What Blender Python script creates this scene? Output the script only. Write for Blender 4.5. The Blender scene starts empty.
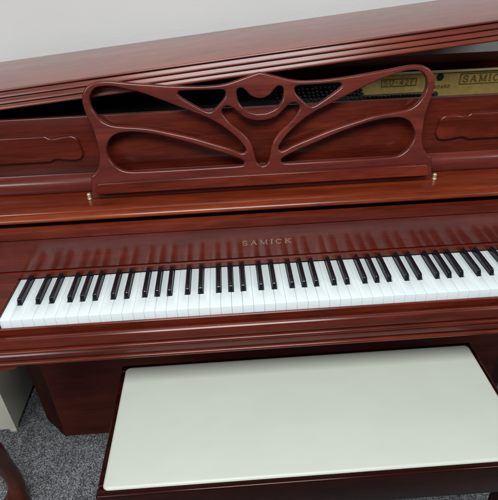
import bpy, bmesh, math, random
from mathutils import Matrix, Vector
random.seed(7)
S = bpy.context.scene
COL = S.collection
PI = math.pi

# ------------------------------------------------------------------ camera
cam = bpy.data.cameras.new('camera'); camo = bpy.data.objects.new('camera', cam); COL.objects.link(camo)
R_ = Vector((0.99770105, -0.05778892, -0.03539863))
U_ = Vector((0.06133445, 0.5478448, 0.83432857))
F_ = Vector((0.02882199, 0.83458164, -0.55012978))
camo.matrix_world = Matrix(((R_.x, U_.x, -F_.x, -0.10421649), (R_.y, U_.y, -F_.y, -0.8248653),
                            (R_.z, U_.z, -F_.z, 1.41427276), (0, 0, 0, 1)))
cam.sensor_fit = 'HORIZONTAL'; cam.sensor_width = 36; cam.lens = 36 * 497.4827 / 498
cam.clip_start = 0.02; cam.clip_end = 60
S.camera = camo

# ------------------------------------------------------------------ light
w = bpy.data.worlds.new('World'); S.world = w; w.use_nodes = True
wb = w.node_tree.nodes['Background']; wb.inputs[0].default_value = (0.92, 0.96, 1.0, 1); wb.inputs[1].default_value = 0.05

def panel_light(loc, sx, sy, energy, col=(0.95, 0.985, 1.0), aim=(0, 0, -1)):
    l = bpy.data.lights.new('ceiling_and_fill_light', 'AREA'); l.shape = 'RECTANGLE'; l.size = sx; l.size_y = sy
    l.energy = energy; l.color = col
    o = bpy.data.objects.new('ceiling_and_fill_light', l); COL.objects.link(o); o.location = loc
    o.rotation_euler = Vector(aim).to_track_quat('-Z', 'Y').to_euler()
panel_light((-0.15, -1.24, 2.65), 1.3, 0.9, 64)
panel_light((-2.6, -2.4, 2.65), 1.8, 1.2, 76)  # added fill lamp out of view, front left, brightens the cabinet front
panel_light((2.4, -1.2, 2.65), 1.2, 0.6, 32)  # added fill lamp out of view, right side
S.view_settings.view_transform = 'Standard'; S.view_settings.look = 'None'
S.view_settings.exposure = 0.16; S.view_settings.gamma = 1

# ------------------------------------------------------------------ materials
def mat(name):
    m = bpy.data.materials.new(name); m.use_nodes = True
    return m, m.node_tree, m.node_tree.nodes['Principled BSDF']
def node(nt, t, **kw):
    n = nt.nodes.new(t)
    for k, v in kw.items(): setattr(n, k, v)
    return n
def ramp(nt, stops):
    r = node(nt, 'ShaderNodeValToRGB'); e = r.color_ramp.elements
    while len(e) < len(stops): e.new(0.5)
    for i, (p, c) in enumerate(stops): e[i].position = p; e[i].color = (*c, 1)
    return r
def mapping(nt, sc, rot=(0, 0, 0)):
    tc = node(nt, 'ShaderNodeTexCoord'); mp = node(nt, 'ShaderNodeMapping')
    mp.inputs['Scale'].default_value = sc; mp.inputs['Rotation'].default_value = rot
    nt.links.new(tc.outputs['Object'], mp.inputs['Vector']); return mp
def noise(nt, vec, scale, detail=4, rough=0.55, dist=0.0):
    n = node(nt, 'ShaderNodeTexNoise'); n.inputs['Scale'].default_value = scale; n.inputs['Detail'].default_value = detail
    n.inputs['Roughness'].default_value = rough; n.inputs['Distortion'].default_value = dist
    nt.links.new(vec.outputs[0], n.inputs['Vector']); return n

def wood(name, dark, mid, light, rough, coat=0.4, coat_rough=0.12, axis='x', ripple=0.0, ripple_scale=(14, 14, 14), figure=1.0, spec=0.12):
    m, nt, b = mat(name); L = nt.links.new
    sc = {'x': (1.0, 9, 9), 'z': (9, 9, 1.0)}[axis]
    mp = mapping(nt, sc)
    n1 = noise(nt, mp, 1.6, 6, 0.6, 0.9)                 # broad figure
    r1 = ramp(nt, [(0.30, dark), (0.5, mid), (0.72, light)])
    L(n1.outputs['Fac'], r1.inputs['Fac'])
    sc2 = {'x': (5, 120, 120), 'z': (120, 120, 5)}[axis]
    mp2 = mapping(nt, sc2); n2 = noise(nt, mp2, 2.2, 3, 0.6)  # fine pores
    r2 = ramp(nt, [(0.36, (0.42, 0.38, 0.38)), (0.54, (1, 1, 1))])
    L(n2.outputs['Fac'], r2.inputs['Fac'])
    mx = node(nt, 'ShaderNodeMix', data_type='RGBA', blend_type='MULTIPLY'); mx.inputs[0].default_value = 0.42 * figure
    L(r1.outputs[0], mx.inputs[6]); L(r2.outputs[0], mx.inputs[7])
    scb = {'x': (3, 8, 8), 'z': (8, 8, 3)}[axis]
    mpb = mapping(nt, scb); nb = noise(nt, mpb, 2.3, 5, 0.65, 1.6)
    rb = ramp(nt, [(0.28, (0.74, 0.71, 0.70)), (0.5, (1, 1, 1)), (0.74, (1.15, 1.2, 1.15))]); L(nb.outputs['Fac'], rb.inputs['Fac'])
    mb = node(nt, 'ShaderNodeMix', data_type='RGBA', blend_type='MULTIPLY'); mb.inputs[0].default_value = min(1.0, figure)
    L(mx.outputs[2], mb.inputs[6]); L(rb.outputs[0], mb.inputs[7])
    L(mb.outputs[2], b.inputs['Base Color'])
    mp3 = mapping(nt, (1, 1, 1)); n3 = noise(nt, mp3, 18, 4, 0.6)   # smears in the polish
    mr = node(nt, 'ShaderNodeMapRange'); mr.inputs[3].default_value = rough * 0.8; mr.inputs[4].default_value = rough * 1.3
    L(n3.outputs['Fac'], mr.inputs[0]); L(mr.outputs[0], b.inputs['Roughness'])
    b.inputs['Coat Weight'].default_value = coat; b.inputs['Coat Roughness'].default_value = coat_rough; b.inputs['Specular IOR Level'].default_value = spec
    bp = node(nt, 'ShaderNodeBump'); bp.inputs['Strength'].default_value = 0.05; bp.inputs['Distance'].default_value = 0.0006
    L(n2.outputs['Fac'], bp.inputs['Height']); L(bp.outputs[0], b.inputs['Normal'])
    if ripple:
        mp4 = mapping(nt, ripple_scale); n4 = noise(nt, mp4, 1.0, 2, 0.5)
        b2 = node(nt, 'ShaderNodeBump'); b2.inputs['Strength'].default_value = 1.0; b2.inputs['Distance'].default_value = ripple
        L(n4.outputs['Fac'], b2.inputs['Height']); L(b2.outputs[0], b.inputs['Coat Normal'])
        L(b2.outputs[0], bp.inputs['Normal'])
    return m

MAHOG = wood('mahogany', (0.062, 0.0080, 0.0040), (0.110, 0.0145, 0.0068), (0.172, 0.0265, 0.0112), 0.3, 0.5, 0.16)
MAHOG_SHADED = wood('mahogany_shaded_panel', (0.042, 0.0052, 0.003), (0.078, 0.0102, 0.005), (0.135, 0.020, 0.0085), 0.3, 0.4, 0.18)  # darker mahogany copy, shade behind the music desk put into the colour
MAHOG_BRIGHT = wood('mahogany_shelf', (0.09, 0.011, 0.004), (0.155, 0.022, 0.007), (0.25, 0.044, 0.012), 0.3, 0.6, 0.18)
MAHOG_SATIN = wood('mahogany_satin', (0.088, 0.0145, 0.0105), (0.122, 0.0205, 0.0145), (0.165, 0.030, 0.020), 0.36, 0.6, 0.18, figure=0.75)
MAHOG_LID = wood('mahogany_lid', (0.14, 0.022, 0.012), (0.21, 0.036, 0.018), (0.28, 0.052, 0.025), 0.36, 0.9, 0.24, figure=0.6, spec=0.4)
MAHOG_MOULD = wood('mahogany_moulding', (0.10, 0.014, 0.007), (0.155, 0.024, 0.011), (0.22, 0.038, 0.016), 0.36, 0.6, 0.24, figure=0.7)
MAHOG_FALL = wood('mahogany_fallboard', (0.078, 0.0095, 0.0052), (0.105, 0.0138, 0.0074), (0.14, 0.0195, 0.010), 0.3, 0.75, 0.15,
                  ripple=0.0008, ripple_scale=(24, 4, 4), figure=0.8, spec=0.05)
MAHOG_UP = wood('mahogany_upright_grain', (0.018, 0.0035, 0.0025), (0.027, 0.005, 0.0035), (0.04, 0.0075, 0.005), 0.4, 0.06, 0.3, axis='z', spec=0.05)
MAHOG_LOW = wood('mahogany_lower_panel', (0.062, 0.0105, 0.005), (0.09, 0.015, 0.007), (0.12, 0.021, 0.0095), 0.45, 0.1, 0.3)
MAHOG_DARK = wood('dark_mahogany', (0.011, 0.002, 0.0016), (0.018, 0.003, 0.0022), (0.03, 0.005, 0.0035), 0.25, 0.22, 0.14, spec=0.08)
LEG_WOOD = wood('leg_mahogany', (0.04, 0.009, 0.005), (0.065, 0.015, 0.008), (0.095, 0.023, 0.012), 0.3, 0.4, 0.14, axis='z')
BEAM_WOOD = wood('back_post_wood', (0.06, 0.012, 0.008), (0.09, 0.018, 0.011), (0.12, 0.026, 0.016), 0.9, 0.0, 0.3, spec=0.02)

def plain(name, c, rough, metal=0.0, var=0.12, scale=40, coat=0.0, bump=0.0, bscale=300):
    m, nt, b = mat(name); L = nt.links.new
    mp = mapping(nt, (1, 1, 1)); n = noise(nt, mp, scale, 4)
    r = ramp(nt, [(0.3, tuple(x * (1 - var) for x in c)), (0.7, tuple(min(1, x * (1 + var)) for x in c))])
    L(n.outputs['Fac'], r.inputs['Fac']); L(r.outputs[0], b.inputs['Base Color'])
    b.inputs['Roughness'].default_value = rough; b.inputs['Metallic'].default_value = metal; b.inputs['Coat Weight'].default_value = coat
    if bump:
        n2 = noise(nt, mp, bscale, 3); bp = node(nt, 'ShaderNodeBump'); bp.inputs['Distance'].default_value = bump; bp.inputs['Strength'].default_value = 1
        L(n2.outputs['Fac'], bp.inputs['Height']); L(bp.outputs[0], b.inputs['Normal'])
    return m
IVORY = plain('white_key_plastic', (0.73, 0.80, 0.805), 0.22, var=0.015, scale=8, coat=0.2)
EBONY = plain('black_key_plastic', (0.007, 0.008, 0.011), 0.14, var=0.2, coat=0.7)
EBONY.node_tree.nodes['Principled BSDF'].inputs['Coat IOR'].default_value = 1.95
EBONY.node_tree.nodes['Principled BSDF'].inputs['Specular IOR Level'].default_value = 0.0
EBONY.node_tree.nodes['Principled BSDF'].inputs['Coat Roughness'].default_value = 0.08
FELT = plain('black_felt', (0.004, 0.004, 0.004), 0.95, var=0.3, scale=200)
GOLD = plain('bronze_plate', (0.44, 0.31, 0.095), 0.42, 0.6, var=0.12, scale=60, bump=0.0002, bscale=500)
GOLD_RIM = plain('bronze_rim', (0.75, 0.60, 0.32), 0.35, 0.4)
PLATE_INK = plain('plate_lettering', (0.13, 0.088, 0.03), 0.5, 0.4)
INLAY = plain('gold_inlay', (0.33, 0.22, 0.13), 0.45, 0.3)
STEEL = plain('pin_steel', (0.12, 0.12, 0.125), 0.22, 0.9)
BRASS = plain('pale_brass', (0.62, 0.54, 0.32), 0.35, 0.6)
LEATHER = plain('pale_mint_leatherette', (0.50, 0.525, 0.46), 0.42, var=0.02, scale=6, bump=0.00012, bscale=900)
def soften(m, scale, dist):
    nt = m.node_tree; b = nt.nodes['Principled BSDF']; src = b.inputs['Normal'].links[0].from_node
    mp = mapping(nt, (1, 1.6, 1)); n = noise(nt, mp, scale, 2, 0.5)
    bp = node(nt, 'ShaderNodeBump'); bp.inputs['Distance'].default_value = dist; bp.inputs['Strength'].default_value = 1
    nt.links.new(n.outputs['Fac'], bp.inputs['Height']); nt.links.new(bp.outputs[0], src.inputs['Normal'])
soften(LEATHER, 6, 0.0022)
CREAM = plain('cream_paint', (0.86, 0.83, 0.67), 0.5, var=0.03, scale=12)
SHADOW_GAP = plain('painted_gap_shade', (0.02, 0.012, 0.01), 0.8)  # near-black colour stands in for the shade inside the case gaps
WALL = plain('painted_wall', (0.74, 0.73, 0.71), 0.75, var=0.02, scale=3, bump=0.0004, bscale=120)

def carpet_mat():
    m, nt, b = mat('carpet_pile'); L = nt.links.new
    mp = mapping(nt, (1, 1, 1))
    v = node(nt, 'ShaderNodeTexVoronoi'); v.inputs['Scale'].default_value = 430; L(mp.outputs[0], v.inputs['Vector'])
    sp = node(nt, 'ShaderNodeSeparateColor'); L(v.outputs['Color'], sp.inputs[0])
    r = ramp(nt, [(0.0, (0.014, 0.015, 0.018)), (0.25, (0.057, 0.060, 0.065)), (0.5, (0.145, 0.15, 0.157)), (0.75, (0.225, 0.232, 0.24)), (0.97, (0.40, 0.40, 0.39))])
    L(sp.outputs[0], r.inputs['Fac'])
    n = noise(nt, mp, 45, 4, 0.7)
    r2 = ramp(nt, [(0.32, (0.55, 0.56, 0.6)), (0.68, (1.3, 1.3, 1.28))]); L(n.outputs['Fac'], r2.inputs['Fac'])
    mx = node(nt, 'ShaderNodeMix', data_type='RGBA', blend_type='MULTIPLY'); mx.inputs[0].default_value = 1
    L(r.outputs[0], mx.inputs[6]); L(r2.outputs[0], mx.inputs[7]); L(mx.outputs[2], b.inputs['Base Color'])
    b.inputs['Roughness'].default_value = 0.95
    bp = node(nt, 'ShaderNodeBump'); bp.inputs['Distance'].default_value = 0.0025; bp.inputs['Strength'].default_value = 0.8; bp.invert = True
    L(v.outputs['Distance'], bp.inputs['Height']); L(bp.outputs[0], b.inputs['Normal'])
    return m
CARPET = carpet_mat()

# ------------------------------------------------------------------ helpers
def link(name, me, m, parent=None, loc=(0, 0, 0), smooth=35):
    if m is not None:
        me.materials.clear(); me.materials.append(m)
    if smooth:
        me.shade_smooth(); me.set_sharp_from_angle(angle=math.radians(smooth))
    o = bpy.data.objects.new(name, me); COL.objects.link(o)
    if parent:
        o.parent = parent
        q = parent
        off = Vector((0, 0, 0))
        while q: off += q.location; q = q.parent
        o.location = Vector(loc) - off
    else: o.location = loc
    return o
def obj(name, bm, m, parent=None, loc=(0, 0, 0), smooth=35):
    bmesh.ops.recalc_face_normals(bm, faces=bm.faces)
    me = bpy.data.meshes.new(name); bm.to_mesh(me); bm.free()
    return link(name, me, m, parent, loc, smooth)
def box(bm, x0, x1, y0, y1, z0, z1, bev=0.0015, seg=2):
    v = [bm.verts.new((x, y, z)) for x in (x0, x1) for y in (y0, y1) for z in (z0, z1)]
    fs = [bm.faces.new([v[i] for i in q]) for q in ((0, 1, 3, 2), (4, 6, 7, 5), (0, 4, 5, 1), (2, 3, 7, 6), (0, 2, 6, 4), (1, 5, 7, 3))]
    if bev:
        es = list({e for f in fs for e in f.edges})
        bmesh.ops.bevel(bm, geom=es, offset=bev, segments=seg, profile=0.5, affect='EDGES')
def bx(*a, **k):
    bm = bmesh.new(); box(bm, *a, **k); return bm
def extr(prof, x0, x1, bev=0.0):
    """closed (y, z) profile swept along x"""
    bm = bmesh.new()
    a = [bm.verts.new((x0, y, z)) for y, z in prof]; b = [bm.verts.new((x1, y, z)) for y, z in prof]
    n = len(prof)
    for i in range(n): bm.faces.new((a[i], a[(i + 1) % n], b[(i + 1) % n], b[i]))
    bm.faces.new(a); bm.faces.new(b[::-1])
    return bm
def slab(pts, y0, y1, bev=0.0, seg=2):
    """closed (x, z) outline with thickness along y"""
    bm = bmesh.new()
    a = [bm.verts.new((x, y0, z)) for x, z in pts]; b = [bm.verts.new((x, y1, z)) for x, z in pts]
    n = len(pts); fa = bm.faces.new(a); bm.faces.new(b[::-1])
    for i in range(n): bm.faces.new((a[i], b[i], b[(i + 1) % n], a[(i + 1) % n]))
    if bev: bmesh.ops.bevel(bm, geom=list(fa.edges), offset=bev, segments=seg, profile=0.5, affect='EDGES')
    return bm
def tilt(bm, y0, z0, s, tz=None):
    """shear nothing: rotate about x so that +z leans back with slope s around (y0, z0)"""
    bmesh.ops.rotate(bm, verts=bm.verts, cent=(0, y0, z0), matrix=Matrix.Rotation(-math.atan(s), 3, 'X'))
    return bm
def arc(cy, cz, r, a0, a1, n=8, ry=None):
    return [(cy + (ry or r) * math.cos(math.radians(a0 + (a1 - a0) * i / n)), cz + r * math.sin(math.radians(a0 + (a1 - a0) * i / n))) for i in range(n + 1)]
def spline(pts, sharp=(), n=6, closed=True):
    """Catmull-Rom through pts; indices in sharp stay corners"""
    N = len(pts); out = []
    for i in range(N if closed else N - 1):
        p1, p2 = Vector(pts[i]), Vector(pts[(i + 1) % N])
        p0 = p1 - (p2 - p1) if (i in sharp or (not closed and i == 0)) else Vector(pts[i - 1])
        j = (i + 1) % N
        p3 = p2 + (p2 - p1) if (j in sharp or (not closed and j == N - 1)) else Vector(pts[(i + 2) % N])
        for k in range(n):
            t = k / n
            out.append(0.5 * ((2 * p1) + (p2 - p0) * t + (2 * p0 - 5 * p1 + 4 * p2 - p3) * t * t + (3 * p1 - p0 - 3 * p2 + p3) * t ** 3))
    if not closed: out.append(Vector(pts[-1]))
    return [tuple(p) for p in out]
def thing(name, loc, label, cat):
    o = bpy.data.objects.new(name, None); COL.objects.link(o); o.location = loc; o.empty_display_size = 0.1
    o['label'] = label; o['category'] = cat; return o
def curve_plate(loops, half, bev, steps=5):
    """plate in the xy plane (thickness +-half) from an outer loop and holes, with rounded arrises"""
    bm = bmesh.new(); caps = []
    for li, lp in enumerate(loops):
        P = [Vector(p) for p in lp]; P = [p for k, p in enumerate(P) if (p - P[k - 1]).length > 1e-5]
        n = len(P); area = sum(P[k - 1].x * P[k].y - P[k].x * P[k - 1].y for k in range(n))
        if (area < 0) == (li == 0): P.reverse()              # material always lies to the left
        N = []
        for k in range(n):
            a = (P[k] - P[k - 1]).normalized(); b = (P[(k + 1) % n] - P[k]).normalized()
            na, nb = Vector((-a.y, a.x)), Vector((-b.y, b.x)); m = (na + nb).normalized()
            N.append(m / max(0.5, m.dot(na)))
        other = [Vector(q) for lj, l2 in enumerate(loops) if lj != li for q in l2]      # thin bars get a tighter arris
        lim = [min([1.0] + [0.43 * (p - q).length / bev for q in other]) for p in P]
        for _ in range(3): lim = [min(lim[k], (lim[k - 1] + lim[k] + lim[(k + 1) % n]) / 3) for k in range(n)]
        N = [m * l for m, l in zip(N, lim)]
        prof = [(bev * (1 - math.cos(t)), half - bev * (1 - math.sin(t))) for t in [PI / 2 * k / steps for k in range(steps + 1)]]
        prof = [(o, z) for o, z in prof[::-1]] + [(o, -z) for o, z in prof]
        rings = [[bm.verts.new((p.x + m.x * o, p.y + m.y * o, z)) for p, m in zip(P, N)] for o, z in prof]
        for r0, r1 in zip(rings, rings[1:]):
            for k in range(n): bm.faces.new((r0[k], r0[(k + 1) % n], r1[(k + 1) % n], r1[k]))
        caps.append((rings[0], rings[-1]))
    from mathutils.geometry import tessellate_polygon
    tri = tessellate_polygon([[v.co.copy() for v in c[0]] for c in caps])
    for side in (0, 1):
        flat = [v for c in caps for v in c[side]]
        for t in tri:
            try: bm.faces.new([flat[q] for q in t])
            except ValueError: pass
    bmesh.ops.recalc_face_normals(bm, faces=bm.faces)
    me = bpy.data.meshes.new('plate'); bm.to_mesh(me); bm.free(); return me

# lettering: wide engraved capitals with small serifs, strokes in a unit-high box
def A_(cx, cy, rx, ry, a0, a1, n=14): return [(cx + rx * math.cos(math.radians(a0 + (a1 - a0) * i / n)), cy + ry * math.sin(math.radians(a0 + (a1 - a0) * i / n))) for i in range(n + 1)]
T, H = 0.17, 0.10
GL = {
 'S': (0.95, [(A_(.47, .735, .36, .225, 20, 270, 16) + A_(.47, .27, .38, .24, 90, -160, 16), .14), ([(.82, .66), (.82, .93)], .07), ([(.10, .08), (.10, .34)], .07)]),
 'A': (1.25, [([(.18, .04), (.62, .98)], .10), ([(.62, .98), (1.06, .04)], T), ([(.34, .34), (.90, .34)], H), ([(.03, .04), (.36, .04)], .08), ([(.84, .04), (1.22, .04)], .08)]),
 'M': (1.40, [([(.2, .04), (.2, .96)], .11), ([(.2, .96), (.70, .06)], T), ([(.70, .06), (1.2, .96)], .10), ([(1.2, .96), (1.2, .04)], T), ([(.03, .04), (.38, .04)], .08), ([(1.0, .04), (1.38, .04)], .08), ([(.03, .96), (.24, .96)], .08), ([(1.16, .96), (1.38, .96)], .08)]),
 'I': (0.5, [([(.25, .04), (.25, .96)], T), ([(.06, .04), (.44, .04)], .08), ([(.06, .96), (.44, .96)], .08)]),
 'C': (1.15, [(A_(.60, .5, .48, .45, 42, 318, 24), .14), ([(.97, .62), (.97, .92)], .08)]),
 'K': (1.2, [([(.22, .04), (.22, .96)], T), ([(.26, .42), (.98, .95)], .10), ([(.48, .58), (1.02, .05)], T), ([(.04, .04), (.42, .04)], .08), ([(.04, .96), (.42, .96)], .08), ([(.80, .96), (1.14, .96)], .08), ([(.86, .04), (1.2, .04)], .08)]),
 'U': (1.15, [([(.2, .96), (.2, .38)] + A_(.56, .38, .36, .33, 180, 360, 14) + [(.92, .96)], .14), ([(.03, .96), (.38, .96)], .08), ([(.76, .96), (1.1, .96)], .08)]),
 '-': (0.6, [([(.08, .48), (.52, .48)], .14)]),
 '4': (0.95, [([(.66, .02), (.66, .96)], T), ([(.66, .96), (.06, .30)], .10), ([(.06, .30), (.90, .30)], .11)]),
 '2': (0.9, [(A_(.44, .70, .32, .26, 165, -35, 14) + [(.10, .06)], .13), ([(.08, .06), (.80, .06)], .12)]),
 'F': (0.95, [([(.22, .04), (.22, .96)], T), ([(.06, .96), (.84, .96)], H), ([(.24, .52), (.66, .52)], H), ([(.05, .04), (.42, .04)], .08), ([(.84, .96), (.84, .74)], .08)]),
 'B': (1.0, [([(.2, .04), (.2, .96)], T), ([(.2, .95), (.5, .95)] + A_(.5, .73, .28, .22, 90, -90, 10) + [(.2, .51)], .12), ([(.2, .51), (.54, .51)] + A_(.54, .28, .32, .23, 90, -90, 10) + [(.06, .05)], .12)]),
 'O': (1.15, [(A_(.57, .5, .46, .44, 0, 360, 28), .14)]),
 'R': (1.1, [([(.2, .04), (.2, .96)], T), ([(.06, .95), (.56, .95)] + A_(.56, .72, .28, .23, 90, -90, 10) + [(.2, .49)], .12), ([(.52, .49), (.96, .04)], T)]),
 'D': (1.1, [([(.2, .04), (.2, .96)], T), ([(.06, .95), (.5, .95)] + A_(.5, .5, .46, .45, 90, -90, 16) + [(.06, .05)], .12)]),
}
def word(text, x0, x1, zb, zt, y, thick=0.0006, gap=0.22):
    """letters facing -y between x0 and x1"""
    ww = sum(GL[c][0] for c in text) + gap * (len(text) - 1); sx = (x1 - x0) / ww; h = zt - zb
    bm = bmesh.new(); cx = 0.0; k = 0
    for c in text:
        for pl, wt in GL[c][1]:
            k += 1; yy = y - 0.000012 * k; hw = wt / 2
            P = [Vector((x0 + (cx + p[0]) * sx, zb + p[1] * h)) for p in pl]; hw *= h
            L, Rr = [], []
            for i, p in enumerate(P):
                d = (P[min(i + 1, len(P) - 1)] - P[max(i - 1, 0)]).normalized(); nn = Vector((-d.y, d.x)) * hw
                L.append(p + nn); Rr.append(p - nn)
            fr = [[bm.verts.new((q.x, yq, q.y)) for q in side] for yq in (yy - thick, y + 0.0003) for side in (L, Rr)]
            for i in range(len(P) - 1):
                bm.faces.new((fr[0][i], fr[0][i + 1], fr[1][i + 1], fr[1][i]))
                bm.faces.new((fr[0][i], fr[2][i], fr[2][i + 1], fr[0][i + 1])); bm.faces.new((fr[1][i], fr[1][i + 1], fr[3][i + 1], fr[3][i]))
        cx += GL[c][0] + gap
    return bm

# ------------------------------------------------------------------ setting
fl = bmesh.new(); bmesh.ops.create_grid(fl, x_segments=2, y_segments=2, size=4.0)
floor = obj('floor', fl, CARPET, loc=(0, -2.6, 0), smooth=0); floor['kind'] = 'structure'
bm = bx(-4, 4, 0.72, 0.84, 0, 3.0, bev=0); wall = obj('wall', bm, WALL, smooth=0)
wall['label'] = 'plain light grey painted wall behind the piano'; wall['category'] = 'wall'

# ------------------------------------------------------------------ piano
AX = -0.0265
XL, XR = -0.760, 0.760
piano = thing('upright_piano', (AX, 0.25, 0), 'red mahogany upright piano with open lid and scrollwork music desk against the wall', 'piano')
P = piano

# case
for x0, x1 in ((XL, -0.705), (0.705, XR)):
    inner_left = x0 < 0
    o = 1 if inner_left else -1
    xo, xi = (x0, x1) if inner_left else (x1, x0)
    # lower case side with a stepped bracket foot
    pts = [(xo, 0.62), (xo, 0.055), (xo + o * 0.008, 0.043), (xo + o * 0.022, 0.036), (xo + o * 0.030, 0.028), (xo + o * 0.042, 0.010), (xi, 0.0), (xi, 0.62)]
    bm = slab(pts, 0.258, 0.64)
    for v in bm.verts:
        if v.co.y < 0.3: v.co.y += 0.030 * abs(v.co.x - xi) / 0.055
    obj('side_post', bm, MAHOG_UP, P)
    pr = [(0.64, 0.62), (0.64, 1.078), (0.315, 1.078), (0.315, 0.92), (0.29, 0.866), (0.17, 0.866), (0.157, 0.845), (0.152, 0.735), (-0.004, 0.735), (-0.008, 0.731), (-0.008, 0.62)]
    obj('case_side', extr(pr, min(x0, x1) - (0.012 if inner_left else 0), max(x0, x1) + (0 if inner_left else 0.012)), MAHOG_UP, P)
obj('lower_panel', bx(-0.7048, 0.7048, 0.256, 0.28, 0.004, 0.63, bev=0.003), MAHOG_LOW, P)
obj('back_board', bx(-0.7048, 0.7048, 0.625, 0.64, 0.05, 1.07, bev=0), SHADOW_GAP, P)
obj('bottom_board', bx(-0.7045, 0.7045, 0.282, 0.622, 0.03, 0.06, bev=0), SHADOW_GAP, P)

# keybed with key slip mouldings (y, z)
kb = [(-0.003, 0.7115), (-0.0065, 0.7115), (-0.008, 0.7100), (-0.008, 0.6955), (-0.0066, 0.6935), (-0.0066, 0.6905), (-0.010, 0.6925), (-0.016, 0.6985)]
kb += [(-0.022, 0.7025), (-0.027, 0.7040), (-0.031, 0.7036), (-0.0335, 0.7015), (-0.0345, 0.698), (-0.0345, 0.679), (-0.0315, 0.6755), (-0.0315, 0.6735)]
kb += arc(-0.0345, 0.6705, 0.0048, 100, 255, 8, ry=0.0062)
kb += [(-0.0345, 0.6640), (-0.0375, 0.6605), (-0.0378, 0.6545), (-0.0355, 0.6475), (-0.0318, 0.6435), (-0.0300, 0.6420)]
kb += arc(-0.0325, 0.6360, 0.0046, 100, 260, 7, ry=0.0058)
kb += [(-0.020, 0.630), (0.262, 0.630), (0.262, 0.690), (-0.003, 0.690)]
obj('key_slip', extr(kb, XL - 0.012, XR + 0.012), MAHOG, P, smooth=28)
# cheek blocks beside the keys
for a, b in ((-0.7048, -0.6135), (0.6135, 0.7048)):
    pr = [(-0.0075, 0.7125), (-0.0075, 0.732), (-0.004, 0.7355), (0.150, 0.7365), (0.150, 0.7125)]
    obj('cheek_block', extr(pr, a, b), MAHOG, P)
    xe = -0.6132 if a < 0 else 0.6112
    obj('cheek_strip', bx(xe, xe + 0.0012, -0.004, 0.145, 0.700, 0.7325, bev=0.0003), MAHOG_SATIN, P)
obj('keyframe', bx(-0.6125, 0.6125, 0.004, 0.25, 0.6905, 0.700, bev=0), FELT, P)
# corner brackets under the keybed
for sgn in (-1, 1):
    e = [(-0.745, 0.632), (-0.745, 0.600), (-0.690, 0.604), (-0.660, 0.613), (-0.640, 0.6185), (-0.622, 0.6175), (-0.607, 0.6185), (-0.597, 0.622), (-0.588, 0.628), (-0.580, 0.632)]
    pts = spline(e, sharp=(0, 1, 9), n=4)
    pts = [(x if sgn < 0 else 2 * AX - x, z) for x, z in pts]
    obj('corner_bracket', slab(pts, -0.0335, -0.008, 0.002), MAHOG, P)

# white and black keys
W = 0.0235; OFF = {'C': -.003, 'D': .003, 'F': -.004, 'G': 0., 'A': .004}
SEQ = 'ABCDEFG'
blacks = [((i + 1 - 26) * W + OFF[SEQ[i % 7]]) for i in range(51) if SEQ[i % 7] in OFF]
def has_black(i): return 0 <= i < 51 and SEQ[i % 7] in OFF
for i in range(52):
    x0, x1 = (i - 26) * W + 0.00028, (i - 25) * W - 0.00028
    pts = [(x0, 0), (x1, 0)]
    if has_black(i):
        bc = (i + 1 - 26) * W + OFF[SEQ[i % 7]] - 0.0064; pts += [(x1, 0.0485), (bc, 0.0485), (bc, 0.146)]
    else: pts += [(x1, 0.146)]
    if has_black(i - 1):
        bc = (i - 26) * W + OFF[SEQ[(i - 1) % 7]] + 0.0064; pts += [(bc, 0.146), (bc, 0.0485), (x0, 0.0485)]
    else: pts += [(x0, 0.146)]
    bm = bmesh.new(); dz = random.uniform(-0.0003, 0.0003)
    top = [bm.verts.new((x, y, 0.73 + dz)) for x, y in pts]; bot = [bm.verts.new((x, y, 0.704)) for x, y in pts]
    ft = bm.faces.new(top); n = len(pts)
    for k in range(n): bm.faces.new((top[k], bot[k], bot[(k + 1) % n], top[(k + 1) % n]))
    bmesh.ops.recalc_face_normals(bm, faces=bm.faces)
    bmesh.ops.bevel(bm, geom=list(ft.edges), offset=0.0005, segments=2, profile=0.5, affect='EDGES')
    obj('white_key', bm, IVORY, P, smooth=40)
bm = bmesh.new()
bw, tw = 0.0060, 0.0044
sec = [(0.0500, 0.7265, bw), (0.0505, 0.7345, bw - .0002), (0.0535, 0.7405, tw + .0002), (0.0565, 0.7420, tw), (0.147, 0.7430, tw)]
lo = [bm.verts.new((-bw, 0.050, 0.722)), bm.verts.new((bw, 0.050, 0.722)), bm.verts.new((bw, 0.147, 0.722)), bm.verts.new((-bw, 0.147, 0.722))]
hi = [bm.verts.new((-tw, 0.0560, 0.7420)), bm.verts.new((tw, 0.0560, 0.7420)), bm.verts.new((tw, 0.147, 0.7428)), bm.verts.new((-tw, 0.147, 0.7428))]
fs = [bm.faces.new(hi), bm.faces.new(lo[::-1])] + [bm.faces.new((lo[k], lo[(k + 1) % 4], hi[(k + 1) % 4], hi[k])) for k in range(4)]
bmesh.ops.recalc_face_normals(bm, faces=bm.faces)
bmesh.ops.bevel(bm, geom=list({e for e in fs[0].edges} | {e for f in fs[2:] for e in f.edges if abs(e.verts[0].co.z - e.verts[1].co.z) > .01}), offset=0.0021, segments=4, profile=0.5, affect='EDGES')
bkey = obj('black_key', bm, EBONY, P, loc=(blacks[0], 0, 0), smooth=40)
for x in blacks[1:]:
    o = bkey.copy(); COL.objects.link(o); o.location = bkey.location + Vector((x - blacks[0], 0, 0))

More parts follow.
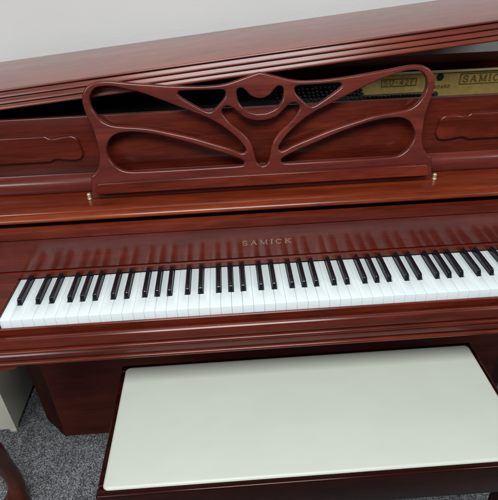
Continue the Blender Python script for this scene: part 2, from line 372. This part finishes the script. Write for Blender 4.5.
# name rail and fallboard
obj('name_rail', extr([(0.146, 0.7325), (0.1447, 0.7340), (0.1447, 0.7470), (0.147, 0.7488), (0.16, 0.7488), (0.16, 0.7325)], -0.7045, 0.7045), MAHOG, P)
obj('key_felt', bx(-0.612, 0.612, 0.1475, 0.158, 0.7205, 0.7322, bev=0), FELT, P)
fbp = [(0.1500, 0.7515), (0.1482, 0.7530), (0.1479, 0.7800), (0.1474, 0.8100), (0.1469, 0.8350), (0.166, 0.8350), (0.166, 0.7515)]
fb = obj('fallboard', extr(fbp, -0.7045, 0.7045), MAHOG_FALL, P, smooth=20)
obj('fallboard_strip', extr([(0.1478, 0.8362), (0.1460, 0.8376), (0.1470, 0.8550), (0.1512, 0.8568), (0.1700, 0.8568), (0.170, 0.8362)], -0.7045, 0.7045), MAHOG, P)
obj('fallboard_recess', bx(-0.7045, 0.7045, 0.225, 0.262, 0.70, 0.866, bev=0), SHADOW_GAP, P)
obj('name_lettering', word('SAMICK', -0.0857, 0.0288, 0.7868, 0.7993, 0.1475, thick=0.0002, gap=0.42), INLAY, fb, smooth=0)

# shelf, its bead and the base moulding of the upper panel
nose = [(0.176, 0.8662), (0.1690, 0.8668), (0.1640, 0.8690), (0.1622, 0.8720), (0.1628, 0.8750), (0.1655, 0.8785), (0.1695, 0.8812), (0.1740, 0.8828), (0.1790, 0.8834), (0.1800, 0.8850)]
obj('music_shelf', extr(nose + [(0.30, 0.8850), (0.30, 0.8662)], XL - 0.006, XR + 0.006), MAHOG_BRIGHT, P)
bead = [(-0.567, 0.1855), (-0.545, 0.1838), (0.492, 0.1838), (0.514, 0.1855), (0.492, 0.1892), (-0.545, 0.1892)]
bm = bmesh.new(); a = [bm.verts.new((x, y, 0.8845)) for x, y in bead]; b = [bm.verts.new((x, y + (0.0012 if i in (1, 2) else -0.0012 if i in (4, 5) else 0), 0.8878)) for i, (x, y) in enumerate(bead)]
bm.faces.new(b); bm.faces.new(a[::-1])
for i in range(6): bm.faces.new((a[i], a[(i + 1) % 6], b[(i + 1) % 6], b[i]))
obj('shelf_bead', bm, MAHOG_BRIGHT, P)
base = [(0.300, 0.8856), (0.2745, 0.8856), (0.2725, 0.8880)] + arc(0.2925, 0.898, 0.028, 190, 112, 9, ry=0.0215) + [(0.2855, 0.9275), (0.2868, 0.9300), (0.300, 0.9300)]
obj('base_moulding', extr(base, -0.745, 0.745), MAHOG_SATIN, P)

# upper panel with a cut-out-style raised cartouche at either end
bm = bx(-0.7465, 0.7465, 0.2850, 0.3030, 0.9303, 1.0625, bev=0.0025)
up = obj('upper_panel', tilt(bm, 0.285, 0.93, 0.015 / 0.13), MAHOG_SHADED, P)
end = [(-530, 1025.0), (-520.4, 1024.6), (-512.5, 1020.0), (-501.6, 1018.9), (-484.0, 1021.6), (-462, 1022.4), (-448.5, 1014.3), (-446.0, 1000.3), (-441.5, 979.1), (-448.6, 966.0), (-462.8, 962.3), (-484, 964.0), (-501.6, 966.6), (-512.5, 964.8), (-520.4, 961.2), (-530, 960.8)]
end = [((x + 26.5) / 1000, z / 1000) for x, z in end]
xm = -0.553  # middle of the cartouche, measured from the piano's axis
far = [(2 * xm - x, z) for x, z in end[::-1]]
cart = spline(end, n=4, closed=False) + spline(far, n=4, closed=False)
zc = 0.993
CM = Matrix(((1, 0, 0, 0), (0, 0, -1, 0), (0, 1, 0, 0), (0, 0, 0, 1)))
for sgn in (1, -1):
    me = curve_plate([[(AX + sgn * x, z - zc) for x, z in cart]], 0.0075, 0.0060)
    me.transform(Matrix.Translation((0, 0.285 + (zc - 0.93) * 0.015 / 0.13 - 0.001, zc)) @ Matrix.Rotation(-math.atan(0.015 / 0.13), 4, 'X') @ CM)
    link('raised_cartouche', me, MAHOG_SHADED, P, smooth=50)

# music desk: pierced plate leaning back, millimetres from the axis / up the plate
OUT = [(-404.0, 0.1), (-400.6, 30.7), (-398.9, 52.1), (-389.7, 59.8), (-379.4, 72.5), (-373.7, 88.5), (-371.9, 104.4), (-372.7, 120.3), (-373.3, 136.0), (-375.7, 154.0), (-381.6, 175.9), (-388.5, 198.8), (-390.2, 221.1), (-386.5, 237.2), (-376.9, 249.7), (-363.5, 257.3), (-348.0, 260.4), (-327.3, 259.8), (-303.4, 256.6), (-267.7, 251.8), (-238.6, 248.5), (-195.9, 243.5), (-152.8, 240.1), (-125, 239.0), (-90, 239.9), (-65.4, 243.9), (-34.3, 252.7), (-7.9, 260.2), (0, 262.1)]
H1 = [(-368.9, 234.9), (-357.8, 245.9), (-340.8, 248.8), (-319.9, 247.5), (-299.4, 242.4), (-262.2, 232.0), (-216.0, 213.1), (-157.6, 187.5), (-118.9, 170.0), (-88.9, 151.5), (-58.9, 125.6), (-41.5, 104.0), (-38.0, 93.0), (-43.7, 88.3), (-54.0, 90.5), (-73.3, 99.8), (-122.9, 117.5), (-162.6, 131.0), (-223.1, 147.5), (-259.7, 156.0), (-311.1, 162.4), (-334.8, 166.7), (-352.2, 175.9), (-363.8, 190.1), (-371.7, 206.9), (-372.9, 221.9)]
H2 = [(-349.1, 125.7), (-353.6, 107.3), (-347.5, 87.8), (-334.1, 70.8), (-310.2, 60.3), (-252.3, 58.6), (-169.2, 58.6), (-127.5, 58.8), (-55.6, 59.3), (-44.5, 63.3), (-46.7, 71.0), (-74.3, 84.1), (-124.2, 102.9), (-163.8, 117.9), (-224.3, 136.9), (-273.0, 147.3), (-313.7, 148.5), (-336.5, 140.9)]
H3 = [(-181.0, 225.6), (-177.4, 230.6), (-166.7, 231.4), (-114.4, 230.0), (-85.9, 229.3), (-77.3, 225.8), (-77.5, 217.9), (-83.0, 208.8), (-98.5, 193.7), (-108.9, 185.8), (-117.4, 184.6), (-126.9, 188.4), (-153.4, 204.0), (-175.6, 218.9)]
H4 = [(-51.5, 222.5), (-47.5, 229.5), (-38.5, 230.0), (-29.8, 222.3), (-18.6, 211.8), (0, 206.5)]
H5 = [(-85.8, 187.5), (-77.8, 194.1), (-65.7, 191.5), (-51.9, 180.4), (-34.7, 166.0), (-12.6, 159.2), (0, 158.6)]
H5b = [(0, 56.6), (-7.2, 58.6), (-12.8, 64.6), (-16.2, 74), (-18.8, 87), (-25.5, 110), (-41.0, 131.2), (-66.4, 153.7), (-81.6, 172.0), (-86.2, 180.8)]
H4b = [(0, 175.6), (-12.5, 176.1), (-34.4, 184.8), (-48.5, 202.0)]
def mir(half): return half + [(-x, z) for x, z in half[::-1] if abs(x) > 1e-6]
def flip(l): return [(-x, z) for x, z in l[::-1]]
out = spline(mir(OUT), sharp=(0, len(OUT) - 1, 2 * len(OUT) - 2), n=4)
h4 = mir(H4b[::-1][:0] + H4); h4 = H4 + [(-x, z) for x, z in H4[-2::-1]] + [(-x, z) for x, z in H4b[:0:-1]] + H4b
h5 = H5 + [(-x, z) for x, z in H5[-2::-1]] + [(-x, z) for x, z in H5b[:0:-1]] + H5b
loops = [out] + [spline(h, n=5) for h in (H1, flip(H1), H2, flip(H2), H3, flip(H3), h4, h5)]
loops = [[(x / 1000, z / 1000) for x, z in lp] for lp in loops]
me = curve_plate(loops, 0.009, 0.0050)
th = math.atan(0.2)
DM = Matrix.Translation((AX, 0.235, 0.8851)) @ Matrix.Rotation(-th, 4, 'X') @ Matrix.Translation((0, 0.009, 0)) @ Matrix(((1, 0, 0, 0), (0, 0, -1, 0), (0, 1, 0, 0), (0, 0, 0, 1)))
me.transform(DM)
desk = link('music_desk', me, MAHOG_SATIN, P, smooth=50)
# ledge across the foot of the desk
lp = [(-0.386, 0.0150), (-0.386, 0.034), (-0.377, 0.0415), (0.377, 0.0415), (0.386, 0.034), (0.386, 0.0150)]
bm = slab(lp, -0.021, 0.0005, 0.0032, 4)
bmesh.ops.transform(bm, matrix=Matrix.Translation((AX, 0.235, 0.8851)) @ Matrix.Rotation(-th, 4, 'X'), verts=bm.verts)
obj('ledge', bm, MAHOG, desk)
for sx in (-1, 1):
    hx = AX + sx * 0.4095; bm = bmesh.new()
    prof = [(0.0, 0.0), (0.0052, 0.0), (0.0055, 0.0012), (0.0046, 0.0022), (0.0042, 0.0080), (0.0050, 0.0092), (0.0050, 0.0118), (0.0036, 0.0138), (0.0, 0.0142)]
    rings = [[bm.verts.new((hx + r * math.cos(2 * PI * k / 20), 0.2375 + r * math.sin(2 * PI * k / 20), 0.8853 + z)) for k in range(20)] for r, z in prof[1:-1]]
    for a, b in zip(rings, rings[1:]):
        for k in range(20): bm.faces.new((a[k], a[(k + 1) % 20], b[(k + 1) % 20], b[k]))
    bm.faces.new(rings[0][::-1]); bm.faces.new(rings[-1])
    obj('desk_hinge', bm, BRASS, P)

# works behind the upper panel
obj('back_post', bx(-0.7040, 0.7040, 0.505, 0.600, 0.90, 1.0895, bev=0.003), BEAM_WOOD, P)
plate = obj('iron_plate', bx(0.236, 0.7040, 0.420, 0.432, 0.86, 1.0885, bev=0.002), GOLD, P)
obj('plate_rim', bx(0.236, 0.7040, 0.4135, 0.4195, 1.0860, 1.0905, bev=0.0015), GOLD_RIM, plate)
obj('pin_block', bx(-0.7040, 0.2355, 0.424, 0.45, 0.86, 1.070, bev=0.002), FELT, P)
obj('tuning_felt', bx(-0.7040, 0.43, 0.405, 0.4195, 0.86, 1.0405, bev=0.002), FELT, P)
def frame(x0, x1, z0, z1, y, t):
    bm = bmesh.new()
    for q in ((x0, x1, z0, z0 + t), (x0, x1, z1 - t, z1), (x0, x0 + t, z0 + t, z1 - t), (x1 - t, x1, z0 + t, z1 - t)):
        box(bm, q[0], q[1], y - 0.0014, y + 0.0005, q[2], q[3], bev=0)
    return bm
bm = frame(0.2858, 0.3752, 1.0570, 1.0760, 0.42, 0.0018); obj('badge_frame', bm, PLATE_INK, plate, smooth=0)
obj('plate_lettering', word('SU-42F', 0.2915, 0.3700, 1.0608, 1.0725, 0.4198, 0.001, gap=0.25), PLATE_INK, plate, smooth=0)
bm = frame(0.4852, 0.6170, 1.0540, 1.0805, 0.42, 0.0018); obj('badge_frame', bm, PLATE_INK, plate, smooth=0)
obj('plate_lettering', word('SAMICK', 0.4935, 0.6080, 1.0592, 1.0755, 0.4198, 0.001, gap=0.3), PLATE_INK, plate, smooth=0)
obj('plate_lettering', word('BOARD', 0.4215, 0.4630, 1.0472, 1.0550, 0.4198, 0.001, gap=0.25), PLATE_INK, plate, smooth=0)
bm = bmesh.new(); bmesh.ops.create_cone(bm, cap_ends=True, segments=28, radius1=0.0085, radius2=0.0085, depth=0.004)
bmesh.ops.rotate(bm, verts=bm.verts, matrix=Matrix.Rotation(PI / 2, 3, 'X')); bmesh.ops.translate(bm, verts=bm.verts, vec=(0.4335, 0.4190, 1.0755))
obj('screw_hole', bm, FELT, plate)
bm = bmesh.new()
for r, y0, y1 in ((0.0035, -0.026, 0.0), ):
    bmesh.ops.create_cone(bm, cap_ends=True, segments=10, radius1=0.0023, radius2=0.0019, depth=0.028)
bmesh.ops.rotate(bm, verts=bm.verts, matrix=Matrix.Rotation(PI / 2 - 0.25, 3, 'X'))
for k in range(3):
    g = bmesh.ops.create_cone(bm, cap_ends=True, segments=10, radius1=0.0030, radius2=0.0030, depth=0.0014)['verts']
    bmesh.ops.rotate(bm, verts=g, matrix=Matrix.Rotation(PI / 2 - 0.25, 3, 'X')); bmesh.ops.translate(bm, verts=g, vec=(0, -0.001 + k * 0.003, 0.0003 - k * 0.0008))
first = None
spots = []
for k in range(20):
    for r in range(4): spots.append((0.020 + k * 0.0112 + r * 0.0028 + random.uniform(-.0014, .0014), 1.066 - r * 0.0088 - random.uniform(0, .003), 0.418))
for k in range(18): spots.append((0.252 + k * 0.0095, 1.0425 + random.uniform(-.0006, .0006), 0.402))
for x, z, y in spots:
    if first is None: first = obj('tuning_pin', bm, STEEL, P, loc=(x, y - 0.006, z)); f0 = Vector((x, y - 0.006, z)); continue
    o = first.copy(); COL.objects.link(o); o.location = first.location + Vector((x, y - 0.006, z)) - f0

# lid hinged at the left end, propped up to the right
lid = [(0.640, 0), (0.3100, 0), (0.3068, -0.0008), (0.3060, -0.0025), (0.3068, -0.0042), (0.3120, -0.0058)]
lid += [(0.3118, -0.0066), (0.3088, -0.0112), (0.3068, -0.0146), (0.3062, -0.0166), (0.3072, -0.0180), (0.3110, -0.0192)]
lid += [(0.3108, -0.0200), (0.3080, -0.0240), (0.3058, -0.0276), (0.3052, -0.0296), (0.3062, -0.0310), (0.3095, -0.0320)]
lid += [(0.3092, -0.0328), (0.3066, -0.0366), (0.3050, -0.0396), (0.3046, -0.0414), (0.3056, -0.0430), (0.3085, -0.0445), (0.314, -0.0450), (0.335, -0.0450), (0.335, -0.0220), (0.640, -0.0220)]
lid = [(y, -z) for y, z in lid]
bm = extr([(y, -z) for y, z in lid], 0.0, 1.560)
bmesh.ops.rotate(bm, verts=bm.verts, matrix=Matrix.Rotation(-math.radians(4.887), 3, 'Y'))
bmesh.ops.translate(bm, verts=bm.verts, vec=(-0.782, 0, 1.1112))
lo = obj('lid', bm, MAHOG_LID, P, smooth=25); lo.data.materials.append(MAHOG_MOULD)
for p in lo.data.polygons:
    if p.center.y < 0.330 and abs(p.normal.x) < 0.9: p.material_index = 1
bm = bmesh.new(); bmesh.ops.create_cone(bm, cap_ends=True, segments=12, radius1=0.006, radius2=0.006, depth=0.128)
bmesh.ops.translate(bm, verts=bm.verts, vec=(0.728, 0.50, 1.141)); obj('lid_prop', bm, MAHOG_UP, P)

# cabriole front legs
def cabriole(sgn):
    st = [(0.630, -0.735, 0.030, 0.046, 0.046), (0.600, -0.738, 0.028, 0.046, 0.046), (0.575, -0.742, 0.025, 0.044, 0.044), (0.545, -0.760, 0.010, 0.047, 0.046),
          (0.490, -0.782, -0.008, 0.050, 0.048), (0.420, -0.793, -0.010, 0.046, 0.044), (0.340, -0.792, 0.004, 0.040, 0.038), (0.260, -0.785, 0.022, 0.034, 0.033),
          (0.190, -0.776, 0.036, 0.029, 0.028), (0.130, -0.768, 0.044, 0.0265, 0.026), (0.090, -0.765, 0.044, 0.027, 0.027), (0.060, -0.768, 0.036, 0.033, 0.034),
          (0.038, -0.774, 0.024, 0.043, 0.046), (0.020, -0.777, 0.018, 0.049, 0.052), (0.006, -0.777, 0.018, 0.047, 0.050), (0.0, -0.777, 0.018, 0.043, 0.046)]
    st = [(t[0], t[1] - 0.011 * max(0, min(1, (0.22 - t[0]) / 0.12)) + 0.006 * max(0, min(1, (t[0] - 0.2) / 0.1)), t[2], t[3] * (0.80 if t[0] < 0.2 else 0.88), t[4] * (0.80 if t[0] < 0.2 else 0.88)) for t in st]
    fine = []
    sp = spline([(z, x, y) for z, x, y, a, b in st], n=4, closed=False); sr = spline([(a, b, 0) for z, x, y, a, b in st], n=4, closed=False)
    bm = bmesh.new(); rings = []
    for (z, x, y), (a, b, _) in zip(sp, sr):
        x = x if sgn < 0 else 2 * AX - x
        ring = []
        for k in range(24):
            t = 2 * PI * k / 24; c, s_ = math.cos(t), math.sin(t)
            e = 0.8                                            # slightly squared section with a soft front arris
            ring.append(bm.verts.new((x + a * math.copysign(abs(c) ** e, c), y + b * math.copysign(abs(s_) ** e, s_), z)))
        rings.append(ring)
    for r0, r1 in zip(rings, rings[1:]):
        for k in range(24): bm.faces.new((r0[k], r0[(k + 1) % 24], r1[(k + 1) % 24], r1[k]))
    bm.faces.new(rings[0]); bm.faces.new(rings[-1][::-1])
    return bm
for sgn in (-1, 1): obj('leg', cabriole(sgn), LEG_WOOD, P, smooth=60)

# ------------------------------------------------------------------ bench
bench = thing('piano_bench', (0.04, -0.097, 0), 'dark mahogany piano bench with pale mint padded seat pushed under the keyboard', 'bench')
B = bench
bx0, bx1, by0, by1 = -0.4035, 0.4835, -0.268, 0.078
# frame: four rails with a rounded top edge
def rail(x0, x1, y0, y1):
    return bx(x0, x1, y0, y1, 0.405, 0.4965, bev=0.005, seg=3)
obj('rail', rail(bx0, bx1, by0, by0 + 0.022), MAHOG_DARK, B); obj('rail', rail(bx0, bx1, by1 - 0.022, by1), MAHOG_DARK, B)
obj('rail', rail(bx0 + 0.0005, bx0 + 0.021, by0 + 0.0225, by1 - 0.0225), MAHOG_DARK, B); obj('rail', rail(bx1 - 0.021, bx1 - 0.0005, by0 + 0.0225, by1 - 0.0225), MAHOG_DARK, B)
obj('seat_board', bx(bx0 + 0.022, bx1 - 0.022, by0 + 0.0225, by1 - 0.0225, 0.43, 0.455, bev=0), MAHOG_DARK, B)
def cushion(x0, x1, y0, y1, z0, z1, crown, r, rc=0.013):
    bm = bmesh.new(); mx_, my_ = (x0 + x1) / 2, (y0 + y1) / 2
    def loop(ins, z, shrink=1.0):
        out = []; q = max(0.002, rc - ins)
        for cx, cy, a0 in ((x1 - ins - q, y1 - ins - q, 0), (x0 + ins + q, y1 - ins - q, 90), (x0 + ins + q, y0 + ins + q, 180), (x1 - ins - q, y0 + ins + q, 270)):
            for k in range(9):
                a = math.radians(a0 + 90 * k / 8); out.append((cx + q * math.cos(a), cy + q * math.sin(a)))
        dense = []
        for k in range(len(out)):                                  # extra points along the long straight sides
            p, n_ = Vector(out[k]), Vector(out[(k + 1) % len(out)]); m_ = 24 if (n_ - p).length > 0.1 else 1
            dense += [p.lerp(n_, t / m_) for t in range(m_)]
        return [bm.verts.new((mx_ + (p.x - mx_) * shrink, my_ + (p.y - my_) * shrink, z)) for p in dense]
    rings = [loop(0, z0 - 0.004)]
    for k in range(9):
        t = PI / 2 * k / 8; rings.append(loop(r * (1 - math.cos(t)), z0 + (z1 - z0) * math.sin(t)))
    for k in range(1, 13):
        sh = 1 - k / 12.5; rings.append(loop(r, z1 + crown * (1 - sh ** 2.2), sh))
    for a, b in zip(rings, rings[1:]):
        for k in range(len(a)): bm.faces.new((a[k], a[(k + 1) % len(a)], b[(k + 1) % len(b)], b[k]))
    bm.faces.new(rings[-1]); return bm
obj('seat_cushion', cushion(bx0 + 0.0115, bx1 - 0.0115, by0 + 0.0125, by1 - 0.0115, 0.4945, 0.501, 0.0018, 0.0075), LEATHER, B, smooth=80)
for x in (bx0 + 0.004, bx1 - 0.049):
    for y in (by0 + 0.006, by1 - 0.051):
        bm = bmesh.new()
        v = [[bm.verts.new((x + 0.0225 + sx * r, y + 0.0225 + sy * r, z)) for sx, sy in ((-1, -1), (1, -1), (1, 1), (-1, 1))] for r, z in ((0.0205, 0.43), (0.0205, 0.385), (0.0225, 0.37), (0.015, 0.0))]
        for a, b in zip(v, v[1:]):
            for k in range(4): bm.faces.new((a[k], a[(k + 1) % 4], b[(k + 1) % 4], b[k]))
        bm.faces.new(v[0]); bm.faces.new(v[-1][::-1])
        bmesh.ops.bevel(bm, geom=[e for e in bm.edges if abs(e.verts[0].co.z - e.verts[1].co.z) > .005], offset=0.003, segments=2, affect='EDGES')
        obj('leg', bm, MAHOG_DARK, B)

# ------------------------------------------------------------------ cream cabinet beside the piano
cab = thing('cabinet', (-1.13, 0.46, 0), 'cream painted cabinet standing on the carpet to the left of the piano', 'cabinet')
obj('body', bx(-1.390, -0.8752, 0.2892, 0.640, 0.0165, 0.72, bev=0.003), CREAM, cab)
for x0 in (-1.389, -0.8985):
    for y0 in (0.290, 0.617):
        bm = bmesh.new()
        v = [[bm.verts.new((x, y, z)) for x, y in ((x0 + i, y0 + i), (x0 + 0.0225 - i, y0 + i), (x0 + 0.0225 - i, y0 + 0.0225 - i), (x0 + i, y0 + 0.0225 - i))] for z, i in ((0.0166, 0), (0.0, 0.003))]
        for k in range(4): bm.faces.new((v[0][k], v[0][(k + 1) % 4], v[1][(k + 1) % 4], v[1][k]))
        bm.faces.new(v[0]); bm.faces.new(v[1][::-1]); obj('foot', bm, CREAM, cab, smooth=0)
obj('top', bx(-1.394, -0.8715, 0.285, 0.642, 0.7203, 0.74, bev=0.003), CREAM, cab)
